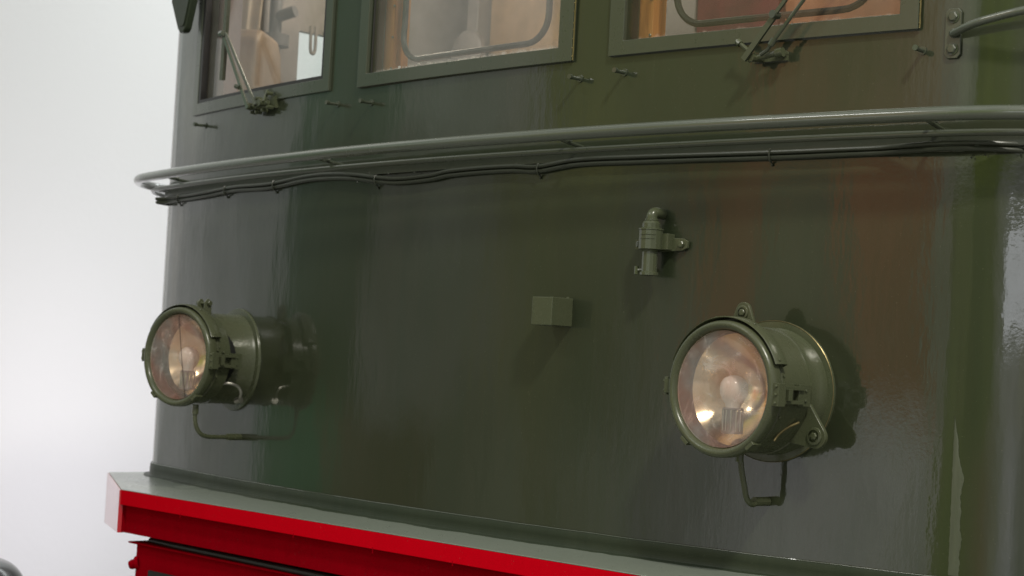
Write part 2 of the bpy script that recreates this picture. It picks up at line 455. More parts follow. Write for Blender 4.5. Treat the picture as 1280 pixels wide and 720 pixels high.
# ------------------------------------------------------------------ handrail, pipe, cables
def pathline(fn, a, b_, st=.02): return [fn(s) for s in frange(a, b_, st)]
bm = bmesh.new()
tube(bm, pathline(lambda s: W(s, 2.1885, .1), -2.6, 2.6, .03), .0148, 20)
hr = obj('handrail', bm, M['rail'], loco)
hr['label'] = 'thick grey green tube running across the cab front'
bm = bmesh.new()
for s in (-1.42, -.50, .42, 1.335, -2.2, 2.2):
    tube(bm, [W(s, 2.183, .095), W(s, 2.177, .05), W(s, 2.172, 0)], .0045, 8)
    p, n = plan(s); bolt(bm, W(s+.01, 2.179, .055), (0, 0, 1), .005, .006)
pieces('rail_bracket', bm, M['trim'], hr)
bm = bmesh.new()
tube(bm, pathline(lambda s: W(s, 2.1575, .05), -2.5, 2.5, .03), .0072, 14)
obj('air_pipe', bm, M['trim'], loco)['label'] = 'thin pipe below the handrail'
bm = bmesh.new()
rows = []
for s in frange(-2.5, 2.5, .04):
    rows.append([bm.verts.new(W(s, z, o)) for z, o in ((2.156, 0), (2.156, .012), (2.138, .012), (2.138, 0))])
for i in range(len(rows)-1):
    for j in range(3): bm.faces.new((rows[i][j], rows[i+1][j], rows[i+1][j+1], rows[i][j+1]))
obj('shadow_strip', bm, M['cable'], loco)  # dark bar added in place of the shadow below the thin pipe
key = [(-2.2, 2.12), (-1.66, 2.118), (-1.59, 2.1195), (-1.32, 2.1215), (-1.10, 2.129), (-.95, 2.1265), (-.85, 2.1268), (-.675, 2.1378), (-.55, 2.138), (-.435, 2.1316), (-.30, 2.116), (-.22, 2.1115), (-.10, 2.115), (-.03, 2.122), (.1, 2.125), (.205, 2.1243), (.287, 2.1195), (.415, 2.1305), (.607, 2.1293), (.95, 2.1262), (1.175, 2.1272), (1.48, 2.128), (2.2, 2.128)]
for j, (dz, off, rr) in enumerate(((0, .009, .0052), (.0115, .011, .0050))):
    bm = bmesh.new()
    pts = smooth_path([W(s, z + dz + (.002*noise.noise(Vector((s*4, j*9, 0))))*j, off) for s, z in key], 8)
    tube(bm, pts, rr, 10)
    o = obj('cable', bm, M['cable'], loco)
    o['label'] = ('lower' if j == 0 else 'upper') + ' painted over cable sagging along the cab'
for s, z in ((-1.5, 2.119), (-1.15, 2.127), (-.845, 2.127), (-.33, 2.117), (.29, 2.119), (.95, 2.126)):
    bm = bmesh.new()
    m_ = smat(s, z, 0)
    tube(bm, [m_ @ Vector(v) for v in ((0, -.015, .001), (0, -.009, .005), (0, -.006, .014), (0, .005, .0175), (0, .016, .016), (0, .022, .004))], .0022, 6)
    bolt(bm, m_ @ Vector((0, -.014, .001)), m_.col[2][:3], .0035, .004)
    obj('cable_clip', bm, M['cable'], loco)
# lumps of old sealant on the cable run
bm = bmesh.new()
for k in range(26):
    s = random.uniform(-.45, -.15) if k < 14 else random.uniform(1.2, 1.5)
    z = 2.13 + random.uniform(-.018, .022)
    bmesh.ops.create_icosphere(bm, subdivisions=1, radius=random.uniform(.0015, .0035), matrix=Matrix.Translation(W(s, z, .012)))
pieces('sealant', bm, M['cable'], loco)

# ------------------------------------------------------------------ windows
def band(bm, s0, s1, z0, z1, o0, o1, hole=None):
    """curved rectangular slab on the wall, optional hole (hs0,hs1,hz0,hz1)"""
    xs = sorted(set([round(v, 5) for v in frange(s0, s1, .045)] + ([hole[0], hole[1]] if hole else [])))
    zs_ = [z0, z1] if not hole else [z0, hole[2], hole[3], z1]
    def cell(i, j):
        mx = (xs[i]+xs[i+1])/2; mz = (zs_[j]+zs_[j+1])/2
        return not (hole and hole[0] < mx < hole[1] and hole[2] < mz < hole[3])
    F = [[bm.verts.new(W(x, z, o1)) for z in zs_] for x in xs]
    B = [[bm.verts.new(W(x, z, o0)) for z in zs_] for x in xs]
    nx, nz = len(xs)-1, len(zs_)-1
    for i in range(nx):
        for j in range(nz):
            if not cell(i, j): continue
            bm.faces.new((F[i][j], F[i+1][j], F[i+1][j+1], F[i][j+1]))
            bm.faces.new((B[i][j+1], B[i+1][j+1], B[i+1][j], B[i][j]))
            for di, dj, e in ((-1,0,((i,j),(i,j+1))), (1,0,((i+1,j),(i+1,j+1))), (0,-1,((i,j),(i+1,j))), (0,1,((i,j+1),(i+1,j+1)))):
                ii, jj = i+di, j+dj
                if ii < 0 or jj < 0 or ii >= nx or jj >= nz or not cell(ii, jj):
                    (a, b__), (c, d) = e
                    bm.faces.new((F[a][b__], F[c][d], B[c][d], B[a][b__]))

def rloop(s0, s1, z0, z1, r, off):
    pts = []
    for cx, cz, a0 in ((s1-r, z0+r, -90), (s1-r, z1-r, 0), (s0+r, z1-r, 90), (s0+r, z0+r, 180)):
        for k in range(9):
            a = R(a0 + 90*k/8); pts.append((cx + r*math.cos(a), cz + r*math.sin(a)))
    out = []
    for i in range(len(pts)):
        p, q = pts[i], pts[(i+1) % len(pts)]
        L = math.hypot(p[0]-q[0], p[1]-q[1]); n = max(1, int(L/.03))
        for k in range(n): out.append(W(p[0]+(q[0]-p[0])*k/n, p[1]+(q[1]-p[1])*k/n, off + .003*noise.noise(Vector((p[0]*9, p[1]*9, 0)))))
    return out + [out[0]]

wl = ['left windscreen with a thin dark inner rim', 'centre windscreen with an inner rounded pane', 'right windscreen with a dark rounded seal behind it']
gm = [M['glassL'], M['glassM'], M['glassR']]
outer = [(-1.436, -.586, 2.383, 3.05), (-.444, .377, 2.378, 3.05), (.492, 1.277, 2.379, 3.05)]
for i, (a, b_) in enumerate(WIN):
    bm = bmesh.new()
    oa, ob, oz0, oz1 = outer[i]
    band(bm, oa, ob, oz0, oz1, -.002, .011 if i != 0 else .008, (a, b_, WZ0 + (.006 if i == 0 else 0), WZ1))
    win = obj('window', bm, M['trim'], loco, bevel=.0014); win['label'] = wl[i]
    bm = bmesh.new(); band(bm, a-.003, b_+.003, WZ0-.003, WZ1+.003, -.020, -.015)
    obj('pane', bm, gm[i], win)
    if i == 0:
        bm = bmesh.new(); band(bm, a, b_, WZ0+.005, WZ1, -.014, .0065, (a+.017, b_-.010, WZ0+.016, WZ1-.01))
        obj('rim', bm, M['rubber'], win, bevel=.001)
    if i == 1:
        # a second pane in a grey rubber seal behind the windscreen
        bm = bmesh.new(); tube(bm, rloop(-.318, .242, 2.446, 3.0, .07, -.045), .008, 8, False)
        obj('seal', bm, M['gasket'], win)
        bm = bmesh.new(); tube(bm, [W(a+.004, z, -.004) for z in frange(WZ0+.004, WZ1, .05)], .003, 6); obj('rim', bm, M['rubber'], win)
    if i == 2:
        bm = bmesh.new(); tube(bm, rloop(.652, 1.16, 2.442, 3.0, .075, -.030), .008, 8, False)
        obj('seal', bm, M['dark'], win)
    # lumpy bead of brass-coloured putty on the outer right edge
    bm = bmesh.new()
    if i:
        tube(bm, [W(ob + .0015 + .001*noise.noise(Vector((0, z*60, i))), z, .006) for z in frange(oz0+.002, oz1, .012)], .002, 6)
        for k in range(8): bmesh.ops.create_icosphere(bm, subdivisions=1, radius=.0019, matrix=Matrix.Translation(W(ob+.001, oz0+.01+k*.021+random.uniform(-.004, .004), .009)))
        obj('putty_bead', bm, M['brass'], win)
    # wooden inner surround
    bm = bmesh.new()
    band(bm, a-.06, b_+.06, WZ0-.07, WZ1+.05, -.10, -.052, (a+.035 if i else a+.055, b_-.03, WZ0+((0, .006, .013)[i] if i else -.03), WZ1-.03))
    obj('inner_frame', bm, M['wood'] if i else M['pink'], win, bevel=.003)
    bm = bmesh.new()
    for k in range(5):
        for s in (a+.03,):
            bolt(bm, W(s, WZ0+.02+k*.085, -.05), plan(s)[1], .0035, .003, 8)
    pieces('screw', bm, M['steel'], win)
    # whitish dried paint along the lower glass edge
    bm = bmesh.new()
    for k in range(22 if i == 1 else 7):
        s = (a + .10 + abs(random.gauss(0, .11))) if i == 1 else random.uniform(a+.1, b_-.1)
        if s > b_-.03: continue
        r0 = random.uniform(.0012, .0045 if i == 1 else .0028)
        mt = smat(s, WZ0 + random.uniform(0, .012 if i == 1 else .004), -.0145) @ Matrix.Diagonal((random.uniform(1, 2.5), 1, .15, 1))
        bmesh.ops.create_icosphere(bm, subdivisions=1, radius=r0, matrix=mt)
    pieces('paint_fleck', bm, M['chalk'], win)

# studs below the windows
for s, z in ((-1.345, 2.346), (-.545, 2.343), (-.384, 2.3345), (.4, 2.335), (.536, 2.340), (1.285, 2.3355)):
    bm = bmesh.new(); m_ = smat(s, z)
    tube(bm, [m_ @ Vector(v) for v in ((0, 0, 0), (0, -.001, .012), (0, -.001, .034))], .0042, 10)
    tube(bm, [m_ @ Vector(v) for v in ((0, 0, .030), (.001, 0, .040))], .0060, 10)
    tube(bm, [m_ @ Vector(v) for v in ((0, 0, 0), (0, 0, .003))], .009, 10)
    obj('stud', bm, M['trim'], loco)

# ------------------------------------------------------------------ wipers
def flat_arm(bm, p, q, w, t_, up=(0, 0, 1)):
    p, q = Vector(p), Vector(q); d = (q-p)
    n = Vector((.05, -1, 0)).normalized(); s = d.normalized().cross(n).normalized(); n = s.cross(d.normalized())
    vs = []
    for e_ in (p, q):
        for a, b__ in ((-1,-1), (1,-1), (1,1), (-1,1)): vs.append(bm.verts.new(e_ + s*a*w/2 + n*b__*t_/2))
    for f in ((0,1,2,3), (7,6,5,4), (0,4,5,1), (1,5,6,2), (2,6,7,3), (3,7,4,0)): bm.faces.new([vs[i] for i in f])

bm = bmesh.new()
p0 = Vector((.900, .010, 2.338)); p1 = Vector((.977, .019, 2.348))
tube(bm, [p0, p1], .0065, 10)
tube(bm, [p1 - (p1-p0)*.12, p1 + (p1-p0)*.1], .0105, 12)
tube(bm, [W(.915, 2.343, 0), W(.912, 2.339, .048)], .009, 10)
tube(bm, [W(.97, 2.349, 0), W(.97, 2.349, .034)], .008, 10)
tube(bm, [(.878, .0, 2.376), (.907, .006, 2.352)], .0048, 8); tube(bm, [(.874, .0, 2.379), (.882, 0, 2.372)], .0075, 10)
box(bm, (0, 0, .004), (.085, .016, .008), smat(.935, 2.343))
wr = obj('windscreen_wiper', bm, M['lampgreen'], loco, bevel=0); wr['label'] = 'wiper in front of the right windscreen, arms leaning right'
bm = bmesh.new()
flat_arm(bm, (.905, -.014, 2.334), (.980, -.006, 2.425), .0135, .006)
flat_arm(bm, (.978, -.011, 2.420), (1.10, .006, 2.565), .0085, .005)
tube(bm, [(.9795, .004, 2.425), (.9785, -.016, 2.425)], .009, 12)
obj('arm', bm, M['trim'], wr)
bm = bmesh.new()
tube(bm, [(.942, -.002, 2.343), (.962, -.004, 2.352), (.973, -.004, 2.366), (.99, -.002, 2.386), (1.13, .016, 2.553)], .0042, 8)
tube(bm, [(.969, -.004, 2.361), (.9775, -.003, 2.3735)], .0072, 10)
obj('link', bm, M['trim'], wr)
bm = bmesh.new(); flat_arm(bm, (1.112, .022, 2.47), (1.12, .03, 2.86), .012, .01); obj('blade', bm, M['rubber'], wr)

bm = bmesh.new()
box(bm, (0, 0, .006), (.12, .034, .012), smat(-.925, 2.376))
tube(bm, [W(-.965, 2.368, 0), W(-.965, 2.366, .05)], .010, 10)
tube(bm, [W(-.905, 2.375, 0), W(-.905, 2.373, .045)], .0105, 10)
tube(bm, [W(-.985, 2.363, .03), W(-.875, 2.372, .03)], .006, 8)
for ds, dz in ((-.975, 2.352), (-.945, 2.350), (-.91, 2.353), (-.88, 2.36), (-.95, 2.39), (-.885, 2.40)):
    p, n = plan(ds); bolt(bm, W(ds, dz, .012), n, .006, .02)
tube(bm, [W(-.90, 2.41, .02), W(-.892, 2.375, .035)], .005, 8)
wlft = obj('windscreen_wiper', bm, M['lampgreen'], loco); wlft['label'] = 'wiper across the left windscreen with an upright blade'
bm = bmesh.new(); flat_arm(bm, (-.966, -.002, 2.36), (-1.158, .024, 2.602), .010, .005); tube(bm, [(-1.165, .02, 2.60), (-1.145, .018, 2.602)], .010, 8)
obj('arm', bm, M['rail'], wlft)
bm = bmesh.new(); tube(bm, [(-.925, -.004, 2.366), (-1.140, .022, 2.600)], .0048, 8); tube(bm, [(-1.02, -.0, 2.425), (-1.035, -.002, 2.43)], .007, 8)
obj('link', bm, M['trim'], wlft)
bm = bmesh.new(); flat_arm(bm, (-1.156, .030, 2.462), (-1.150, .030, 2.86), .014, .012); obj('blade', bm, M['trim'], wlft)

# ------------------------------------------------------------------ mirror (left) and grab rail (right)
bm = bmesh.new()
mm = smat(-1.448, 2.80, .045)
sil = [(-.125, .35), (-.12, .02), (-.10, -.05), (-.035, -.142), (-.018, -.156), (.012, -.157), (.026, -.147), (.07, -.05), (.08, .0), (.085, .35)]
prism(bm, sil, -.012, .012, mm)
mi = obj('side_mirror', bm, M['strip'], loco, bevel=.005); mi['label'] = 'dark green tapering mirror back beside the left windscreen'
bm = bmesh.new(); prism(bm, [(x*.8+.004, y*.92+.006) for x, y in sil], .0125, .0155, mm); obj('glass_back', bm, M['strip'], mi, bevel=.003)
bm = bmesh.new(); tube(bm, [W(-1.6, 2.95, 0), W(-1.55, 2.97, .04)], .01, 8); obj('bracket', bm, M['trim'], mi)

bm = bmesh.new(); m_ = smat(1.350, 2.3645, 0)
poly = [(-.017, -.042), (-.010, -.05), (.010, -.05), (.017, -.042), (.017, .044), (.010, .052), (-.010, .052), (-.017, .044)]
prism(bm, poly, 0, .007, m_)
gp = obj('grab_handle', bm, M['trim'], loco, bevel=.0015); gp['label'] = 'grab bar on a bolted plate at the right cab corner'
bm = bmesh.new()
for dy in (-.031, .034):
    bolt(bm, m_ @ Vector((0, dy, .007)), m_.col[2][:3], .0105, .007)
    lathe(bm, [(.013, 0), (.013, .002), (.009, .0025)], m_ @ Matrix.Translation((0, dy, .0068)), 16)
pieces('bolt', bm, M['trim'], gp)
bm = bmesh.new(); tube(bm, smooth_path([W(1.352, 2.3645, .004), W(1.36, 2.366, .016), W(1.43, 2.382, .045), W(1.55, 2.403, .075), W(1.75, 2.43, .08), W(2.0, 2.47, .08), W(2.2, 2.5, .0)], 8), .0085, 12, radii=None)
obj('bar', bm, M['rail'], gp)

# ------------------------------------------------------------------ small box and air connector
bm = bmesh.new(); m_ = smat(.382, 1.7835, 0)
box(bm, (0, 0, .035), (.064, .066, .072), m_)
jb = obj('junction_box', bm, M['lampgreen'], loco, bevel=.0018); jb['label'] = 'small square green box between the headlamps'
bm = bmesh.new(); bolt(bm, m_ @ Vector((.026, .033, .012)), (0, 0, 1), .004, .003); obj('screw', bm, M['lampgreen'], jb)

bm = bmesh.new(); m_ = smat(.664, 1.94, 0)
V = m_ @ Matrix.Translation((0, 0, .036)) @ Matrix.Rotation(R(-90), 4, 'X')   # local z = up
lathe(bm, [(0, -.071), (.016, -.071), (.021, -.070), (.021, -.064), (.0175, -.062), (.0175, -.018), (.0205, -.014), (.027, -.012), (.027, .030), (.0285, .031), (.0285, .0335), (.0205, .036), (.0205, .046), (.018, .050), (.0135, .052), (.0135, .056), (0, .056)], V @ Matrix.Identity(4), 14)
hn = obj('air_connector', bm, M['lampgreen'], loco, 25); hn['label'] = 'stubby valve with an elbow pipe above the right headlamp'
bm = bmesh.new(); tube(bm, [m_ @ Vector(v) for v in smooth_path([(0, .050, .036), (0, .062, .0355), (.001, .069, .030), (.002, .071, .018), (.002, .071, 0)], 8)], .0128, 14)
lathe(bm, [(.0135, 0), (.0155, .002), (.0155, .006), (.012, .008)], V @ Matrix.Translation((0, 0, .050)), 12)
obj('elbow', bm, M['brass'] if False else M['lampgreen'], hn)
bm = bmesh.new()
prism(bm, [(.0, -.016), (.068, -.013), (.082, -.007), (.083, .008), (.070, .014), (0, .018)], .002, .010, m_)
box(bm, (.012, .006, .014), (.058, .036, .026), m_)
bolt(bm, m_ @ Vector((.067, .001, .010)), m_.col[2][:3], .009, .008)
prism(bm, [(-.048, -.012), (-.02, -.014), (-.02, .014), (-.048, .010)], .02, .03, m_)
obj('bracket', bm, M['lampgreen'], hn, bevel=.001)
bm = bmesh.new()
tube(bm, [m_ @ Vector(v) for v in ((-.018, -.058, .036), (-.036, -.059, .038))], .004, 8); tube(bm, [m_ @ Vector(v) for v in ((-.034, -.068, .038), (-.034, -.050, .038))], .005, 8)
tube(bm, [m_ @ Vector(v) for v in ((-.032, .0, .03), (-.037, 0, .038))], .007, 8)
pieces('wing_screw', bm, M['lampgreen'], hn)
bm = bmesh.new()
for k in range(9):    # worn raised lettering reads only as short strokes on the casting
    pass
for zz in (.010, .019):
    lathe(bm, [(.0272, 0), (.0279, .0005), (.0272, .0012)], V @ Matrix.Translation((0, 0, zz)), 14, R(-110), R(-30))
obj('cast_line', bm, M['lampgreen'], hn)

# ------------------------------------------------------------------ headlamps
def headlamp(s, z, turn, toed, depth):
    base = smat(s, z, 0)
    root = empty('headlight', base.translation, loco)
    # head frame: faces nearly straight ahead
    H = Matrix.Translation(base.translation) @ Matrix.Rotation(R(turn), 4, 'Z') @ Matrix(((1,0,0,0), (0,0,-1,0), (0,1,0,0), (0,0,0,1)))
    inv = Matrix.Translation(-base.translation)
    B_ = inv @ base; Hh = inv @ H
    D = depth
    bm = bmesh.new()
    lathe(bm, [(.149, -.03), (.1505, .003), (.149, .006), (.140, .007), (.118, .007)], B_, 56)
    obj('wall_flange', bm, M['lampgreen'], root)
    bm = bmesh.new(); lathe(bm, [(.1495, .005), (.1505, .006), (.1495, .007)], B_, 56); obj('bead', bm, M['brass'], root) if not toed else bm.free()
    bm = bmesh.new()
    if toed:
        lathe(bm, [(.134, .0), (.132, .012), (.131, .014), (.131, D*.43), (.134, D*.44), (.134, D*.45), (.120, D*.45), (.118, D*.3)], B_, 56)
    else:
        lathe(bm, [(.137, -.01), (.1345, .010), (.133, .013), (.1325, D*.20), (.1345, D*.205), (.1345, D*.225), (.132, D*.23), (.130, D*.66)], Hh, 56)
    obj('drum', bm, M['lampgreen'], root)
    # head casing and bezel
    if toed:
        bm = bmesh.new(); lathe(bm, [(.108, D*.2), (.108, D*.8)], Hh, 40); obj('neck', bm, M['dark'], root)  # dark cylinder puts the shade of the gap behind the head into colour
    bm = bmesh.new()
    h0 = D*.60 if toed else D*.62
    lathe(bm, [(.115, h0), (.127, h0), (.131, h0+.002), (.131, D-.052), (.1345, D-.050), (.1345, D-.044), (.132, D-.042), (.132, D-.032)], Hh, 56)
    hc = obj('casing', bm, M['lampgreen'], root)
    bm = bmesh.new()
    lathe(bm, [(.131, D-.034), (.1395, D-.033), (.1415, D-.028), (.1415, D-.010), (.1385, D-.003), (.133, D-.001), (.127, D-.003), (.1235, D-.009), (.1225, D-.016), (.1205, D-.018)], Hh, 72)
    bz = obj('bezel', bm, M['lampgreen'], root, 50)
    bm = bmesh.new(); lathe(bm, [(.1205, D-.016), (.1205, D-.052), (.117, D-.055)], Hh, 56); obj('rim_lining', bm, M['lampinside'], bz)
    # reflector: deep bowl, silvered
    bm = bmesh.new(); pr = []
    for k in range(22):
        r_ = .119*(1-k/21) if k < 21 else .0
        pr.append((r_, D-.054 - .085*(1-(r_/.119)**2)))
    lathe(bm, pr, Hh, 56); obj('reflector', bm, M['reflector'], root, 80)
    bm = bmesh.new(); lathe(bm, [(.1212, D-.0155), (.1212, D-.012), (.06, D-.0105), (0, D-.0102)], Hh, 48); obj('lens', bm, M['lens'], root, 80)
    # bulb upright on a ribbed socket
    T = Hh @ Matrix.Translation((-.004, -.004, D-.056)) @ Matrix.Rotation(R(-90), 4, 'X')
    bm = bmesh.new()
    lathe(bm, [(0, .034), (.011, .0325), (.021, .027), (.028, .017), (.030, .005), (.0285, -.007), (.023, -.018), (.017, -.027), (.015, -.036)], T, 28)
    obj('bulb', bm, M['bulb'], root, 80)
    bm = bmesh.new(); lathe(bm, [(0, -.034), (.020, -.034), (.0225, -.037), (.0205, -.041), (.0205, -.080), (.0225, -.083), (.0225, -.088), (0, -.089)], T, 28)
    sk = obj('socket', bm, M['socket'], root)
    bm = bmesh.new()
    for k in range(12):
        a = 2*PI*k/12; tube(bm, [T @ Vector((.0208*math.cos(a), .0208*math.sin(a), h)) for h in (-.039, -.083)], .0022, 6)
    obj('ribs', bm, M['steel'], sk)
    # rain hood over the upper rim
    bm = bmesh.new(); a0, a1 = (R(22), R(158)) if not toed else (R(24), R(150))
    lathe(bm, [(.134, D-.052), (.149, D-.050), (.1515, D-.040), (.1505, D-.014), (.1485, D-.011), (.1470, D-.014), (.1470, D-.034)], Hh, 40, a0, a1)
    for a in (a0, R(60), R(100)):
        bolt(bm, Hh @ Vector((.1505*math.cos(a+.06), .1505*math.sin(a+.06), D-.025)), (Hh.to_3x3() @ Vector((math.cos(a+.06), math.sin(a+.06), 0))), .0035, .003, 8)
    obj('rain_hood', bm, M['lampgreen'], bz, 40)
    # hinge on the left, latch on the right
    def at_angle(a, r_, h_):
        return Hh @ Matrix.Rotation(a, 4, 'Z') @ Matrix.Translation((r_, 0, h_))
    bm = bmesh.new(); m1 = at_angle(PI, .150, D-.018)
    box(bm, (.002, 0, 0), (.014, .030, .014), m1); tube(bm, [m1 @ Vector((.007, -.019, 0)), m1 @ Vector((.007, .019, 0))], .0055, 10)
    for dy in (-.010, .010): tube(bm, [m1 @ Vector((.004, dy, 0)), m1 @ Vector((.015, dy, 0))], .004, 8)
    obj('hinge', bm, M['lampgreen'], root, bevel=.0008)
    bm = bmesh.new(); m1 = at_angle(R(-2), .143, D-.02) @ Matrix.Scale(1.3, 4)
    box(bm, (.002, 0, .002), (.012, .036, .018), m1)
    for dy in (-.013, 0, .013): bolt(bm, m1 @ Vector((.003, dy, .011)), Hh.to_3x3() @ Vector((0, 0, 1)), .0032, .004, 8)
    box(bm, (-.003, .011, -.035), (.012, .006, .052), m1); box(bm, (-.003, -.011, -.035), (.012, .006, .052), m1)
    box(bm, (.001, 0, -.020), (.014, .018, .010), m1)
    box(bm, (-.006, 0, -.066), (.010, .034, .030), m1)
    for dy in (-.008, .008): bolt(bm, m1 @ Vector((-.001, dy, -.068)), Hh.to_3x3() @ (Matrix.Rotation(R(-2), 3, 'Z') @ Vector((1, 0, 0))), .0035, .003, 8)
    obj('latch', bm, M['lampgreen'], root, bevel=.0008)
    bm = bmesh.new()
    for a in (R(-22), R(14), R(35)): bolt(bm, at_angle(a, .134, D-.048).translation, at_angle(a, 1, 0).col[0][:3], .0035, .004, 8)
    if toed:
        for a, hh in ((-12, .040), (-6, .046), (2, .038), (6, .046), (10, .040), (-9, .060), (8, .062), (-2, .052)): bolt(bm, at_angle(R(a), .134, D-hh).translation, at_angle(R(a), 1, 0).col[0][:3], .004, .006, 8)
    pieces('rivet', bm, M['lampgreen'], root)
    # fixing lugs
    for q, a in enumerate((R(90), R(-30), R(210))):
        if toed and q == 1: continue
        bm = bmesh.new(); m1 = at_angle(a, -.085 if q else -.045, D*.22 if q else D*.60) @ Matrix.Scale(1.65 if q else 1.32, 4)
        if toed and q == 0:
            for du in (-.016, .014):
                prism(bm, [(.120, -.012), (.160, -.010), (.170, -.003), (.170, .004), (.160, .011), (.120, .014)], -.003, .003, Hh @ Matrix.Translation((du, 0, D*.58)) @ Matrix.Rotation(R(90), 4, 'Z') @ Matrix.Rotation(R(70), 4, 'X'))
            tube(bm, [Hh @ Vector((-.026, .158, D*.58)), Hh @ Vector((.024, .158, D*.58))], .004, 8)
            tube(bm, [Hh @ Vector((-.03, .158, D*.58)), Hh @ Vector((-.023, .158, D*.58))], .008, 6)
            tube(bm, [Hh @ Vector((.019, .158, D*.58)), Hh @ Vector((.026, .158, D*.58))], .008, 6)
        else:
            n = 10
            poly = [(.118, -.030), (.128, -.0285)] + [(.158 + .0145*math.cos(t_), .0145*math.sin(t_)) for t_ in [R(-70) + R(140)*k/n for k in range(n+1)]] + [(.128, .0285), (.118, .030)]
            prism(bm, poly, -.003, .003, m1)
            bolt(bm, m1 @ Vector((.156, 0, .003)), m1.col[2][:3], .0085, .006)
            lathe(bm, [(.0115, 0), (.0115, .002), (.008, .0025)], m1 @ Matrix.Translation((.156, 0, .003)), 16)
        obj('lug', bm, M['lampgreen'], root, bevel=.0012)
    # strap below, running to the wall
    bm = bmesh.new()
    if toed:
        tube(bm, [Hh @ Vector(v) for v in smooth_path([(.085, -.075, D*.62), (.115, -.068, D*.58), (.128, -.075, D*.46), (.130, -.095, D*.40), (.118, -.12, D*.40)], 6)], .0045, 8)
        tube(bm, [Hh @ Vector(v) for v in ((.112, -.118, D*.40), (.130, -.112, D*.40))], .010, 10)
        lev = obj('lever', bm, M['steel'], root)
    else:
        tube(bm, [Hh @ Vector(v) for v in smooth_path([(.095, -.10, D*.60), (.10, -.085, D*.54), (.112, -.070, D*.46), (.124, -.060, D*.36)], 6)], .003, 8)
        lev = obj('lever', bm, M['brass'], root)
    # drip clips on the lower rim
    bm = bmesh.new()
    for a in (R(-128), R(-52)):
        m1 = at_angle(a, .142, D-.014); box(bm, (0, 0, 0), (.008, .022, .026), m1)
    pieces('clip', bm, M['lampgreen'], bz, bevel=.001)
    # conduit hanging from the head and bending back to the wall
    bm = bmesh.new()
    wall_w = -(.0)
    cu = .048 if not toed else .052
    if toed:
        pts = [(cu, -.132, D-.042), (cu+.0, -.165, D-.042), (cu+.002, -.192, D-.046), (cu+.004, -.214, D-.062), (cu+.004, -.222, D-.085), (cu+.002, -.224, D-.12), (cu, -.224, .02), (cu, -.224, -.02)]
    else:
        cu = 0; pts = [(-.004, -.122, .094), (-.002, -.165, .088), (.001, -.20, .080), (.003, -.226, .072), (.004, -.238, .056), (.003, -.236, .04), (.001, -.233, .02), (0, -.233, -.02)]
    tube(bm, [Hh @ Vector(v) for v in smooth_path(pts, 6)], .0062, 12)
    p = Vector(pts[0]); tube(bm, [Hh @ p, Hh @ (p + Vector((0, -.028, 0)))], .0095, 10)
    wy = pts[-2]
    tube(bm, [Hh @ Vector((wy[0], wy[1], .065 if toed else .045)), Hh @ Vector((wy[0], wy[1], .03)), Hh @ Vector((wy[0], wy[1], .0))], .0098, 10)
    obj('conduit', bm, M['lampgreen'], root)
    if toed:
        bm = bmesh.new()
        tube(bm, [Hh @ Vector(v) for v in ((-.005, .115, D-.0098), (.008, .05, D-.0095), (.016, .01, D-.0095), (.030, -.06, D-.0095), (.042, -.112, D-.0098))], .0009, 6)
        obj('crack', bm, M['crack'], root)
    return root
hl = headlamp(-1.030, 1.628, 8, True, .235)
hl['label'] = 'left headlamp with cracked glass, turned slightly inwards'
hr_ = headlamp(.976, 1.628, 0, False, .178)
hr_['label'] = 'right headlamp with clear glass and two triangular lugs in view'

# ------------------------------------------------------------------ inside of the cab
ins = bmesh.new(); box(ins, (0, 1.55, 2.3), (3.3, .05, 1.9))
cab = obj('cab_partition', ins, M['cream'], loco); cab['label'] = 'painted rear wall inside the cab'
def panel(name, mat, x0, x1, z0, z1, y=1.50, d=.03):
    bm = bmesh.new(); box(bm, ((x0+x1)/2, y, (z0+z1)/2), (x1-x0, d, z1-z0)); return obj(name, bm, mat, cab, bevel=.004)
# at y about 1.5 : left window looks to x<-1.9 (flank); centre -2.3..-1.1 ; right -1.3..+0.2
panel('locker', M['grey'], -1.64, -1.58, 2.0, 3.2, 1.46, .10)
panel('door', M['beige'], -1.57, -.74, 1.55, 3.2, 1.48)
panel('cupboard', M['greydark'], -.72, -.505, 1.6, 3.2, 1.46, .1)
panel('coat', M['maroon'], -.50, -.16, 2.2, 3.2, 1.44, .06)
panel('switch_panel', M['orange'], -.155, .28, 2.0, 3.2, 1.46, .05)
panel('shelf', M['pink'], .30, .75, 2.0, 3.2, 1.44, .05)
panel('post', M['maroon'], .76, .86, 2.0, 3.2, 1.40, .05)
# inner skin of the left flank with a window opening
bm = bmesh.new()
for y0, y1, z0, z1 in ((.42, .715, 1.5, 3.2), (.85, 1.52, 1.5, 3.2), (.715, .85, 1.5, 2.413), (.715, .85, 2.785, 3.2)):
    box(bm, (-1.745, (y0+y1)/2, (z0+z1)/2), (.03, y1-y0, z1-z0))
obj('side_lining', bm, M['lining'], cab)
bm = bmesh.new(); box(bm, (-1.722, 1.22, 2.4), (.012, .56, 1.5)); obj('wall_panel', bm, M['grey'], cab)
bm = bmesh.new(); prism(bm, [(.845, 2.40), (.865, 2.40), (.865, 2.79), (.80, 2.79), (.815, 2.75), (.808, 2.72), (.818, 2.66), (.835, 2.58)], -.01, .01, Matrix(((0,0,1,-1.70),(1,0,0,0),(0,1,0,0),(0,0,0,1)))); obj('lever_guard', bm, M['lining'], cab)
bm = bmesh.new(); tube(bm, smooth_path([(-1.69, .735, 2.80), (-1.69, .738, 2.72), (-1.69, .748, 2.705), (-1.69, .757, 2.72), (-1.69, .757, 2.80)], 5), .006, 8); obj('hook', bm, M['lining'], cab)
bm = bmesh.new(); box(bm, (1.66, .9, 2.3), (.03, 1.3, 1.9)); obj('side_lining', bm, M['beige'], cab)
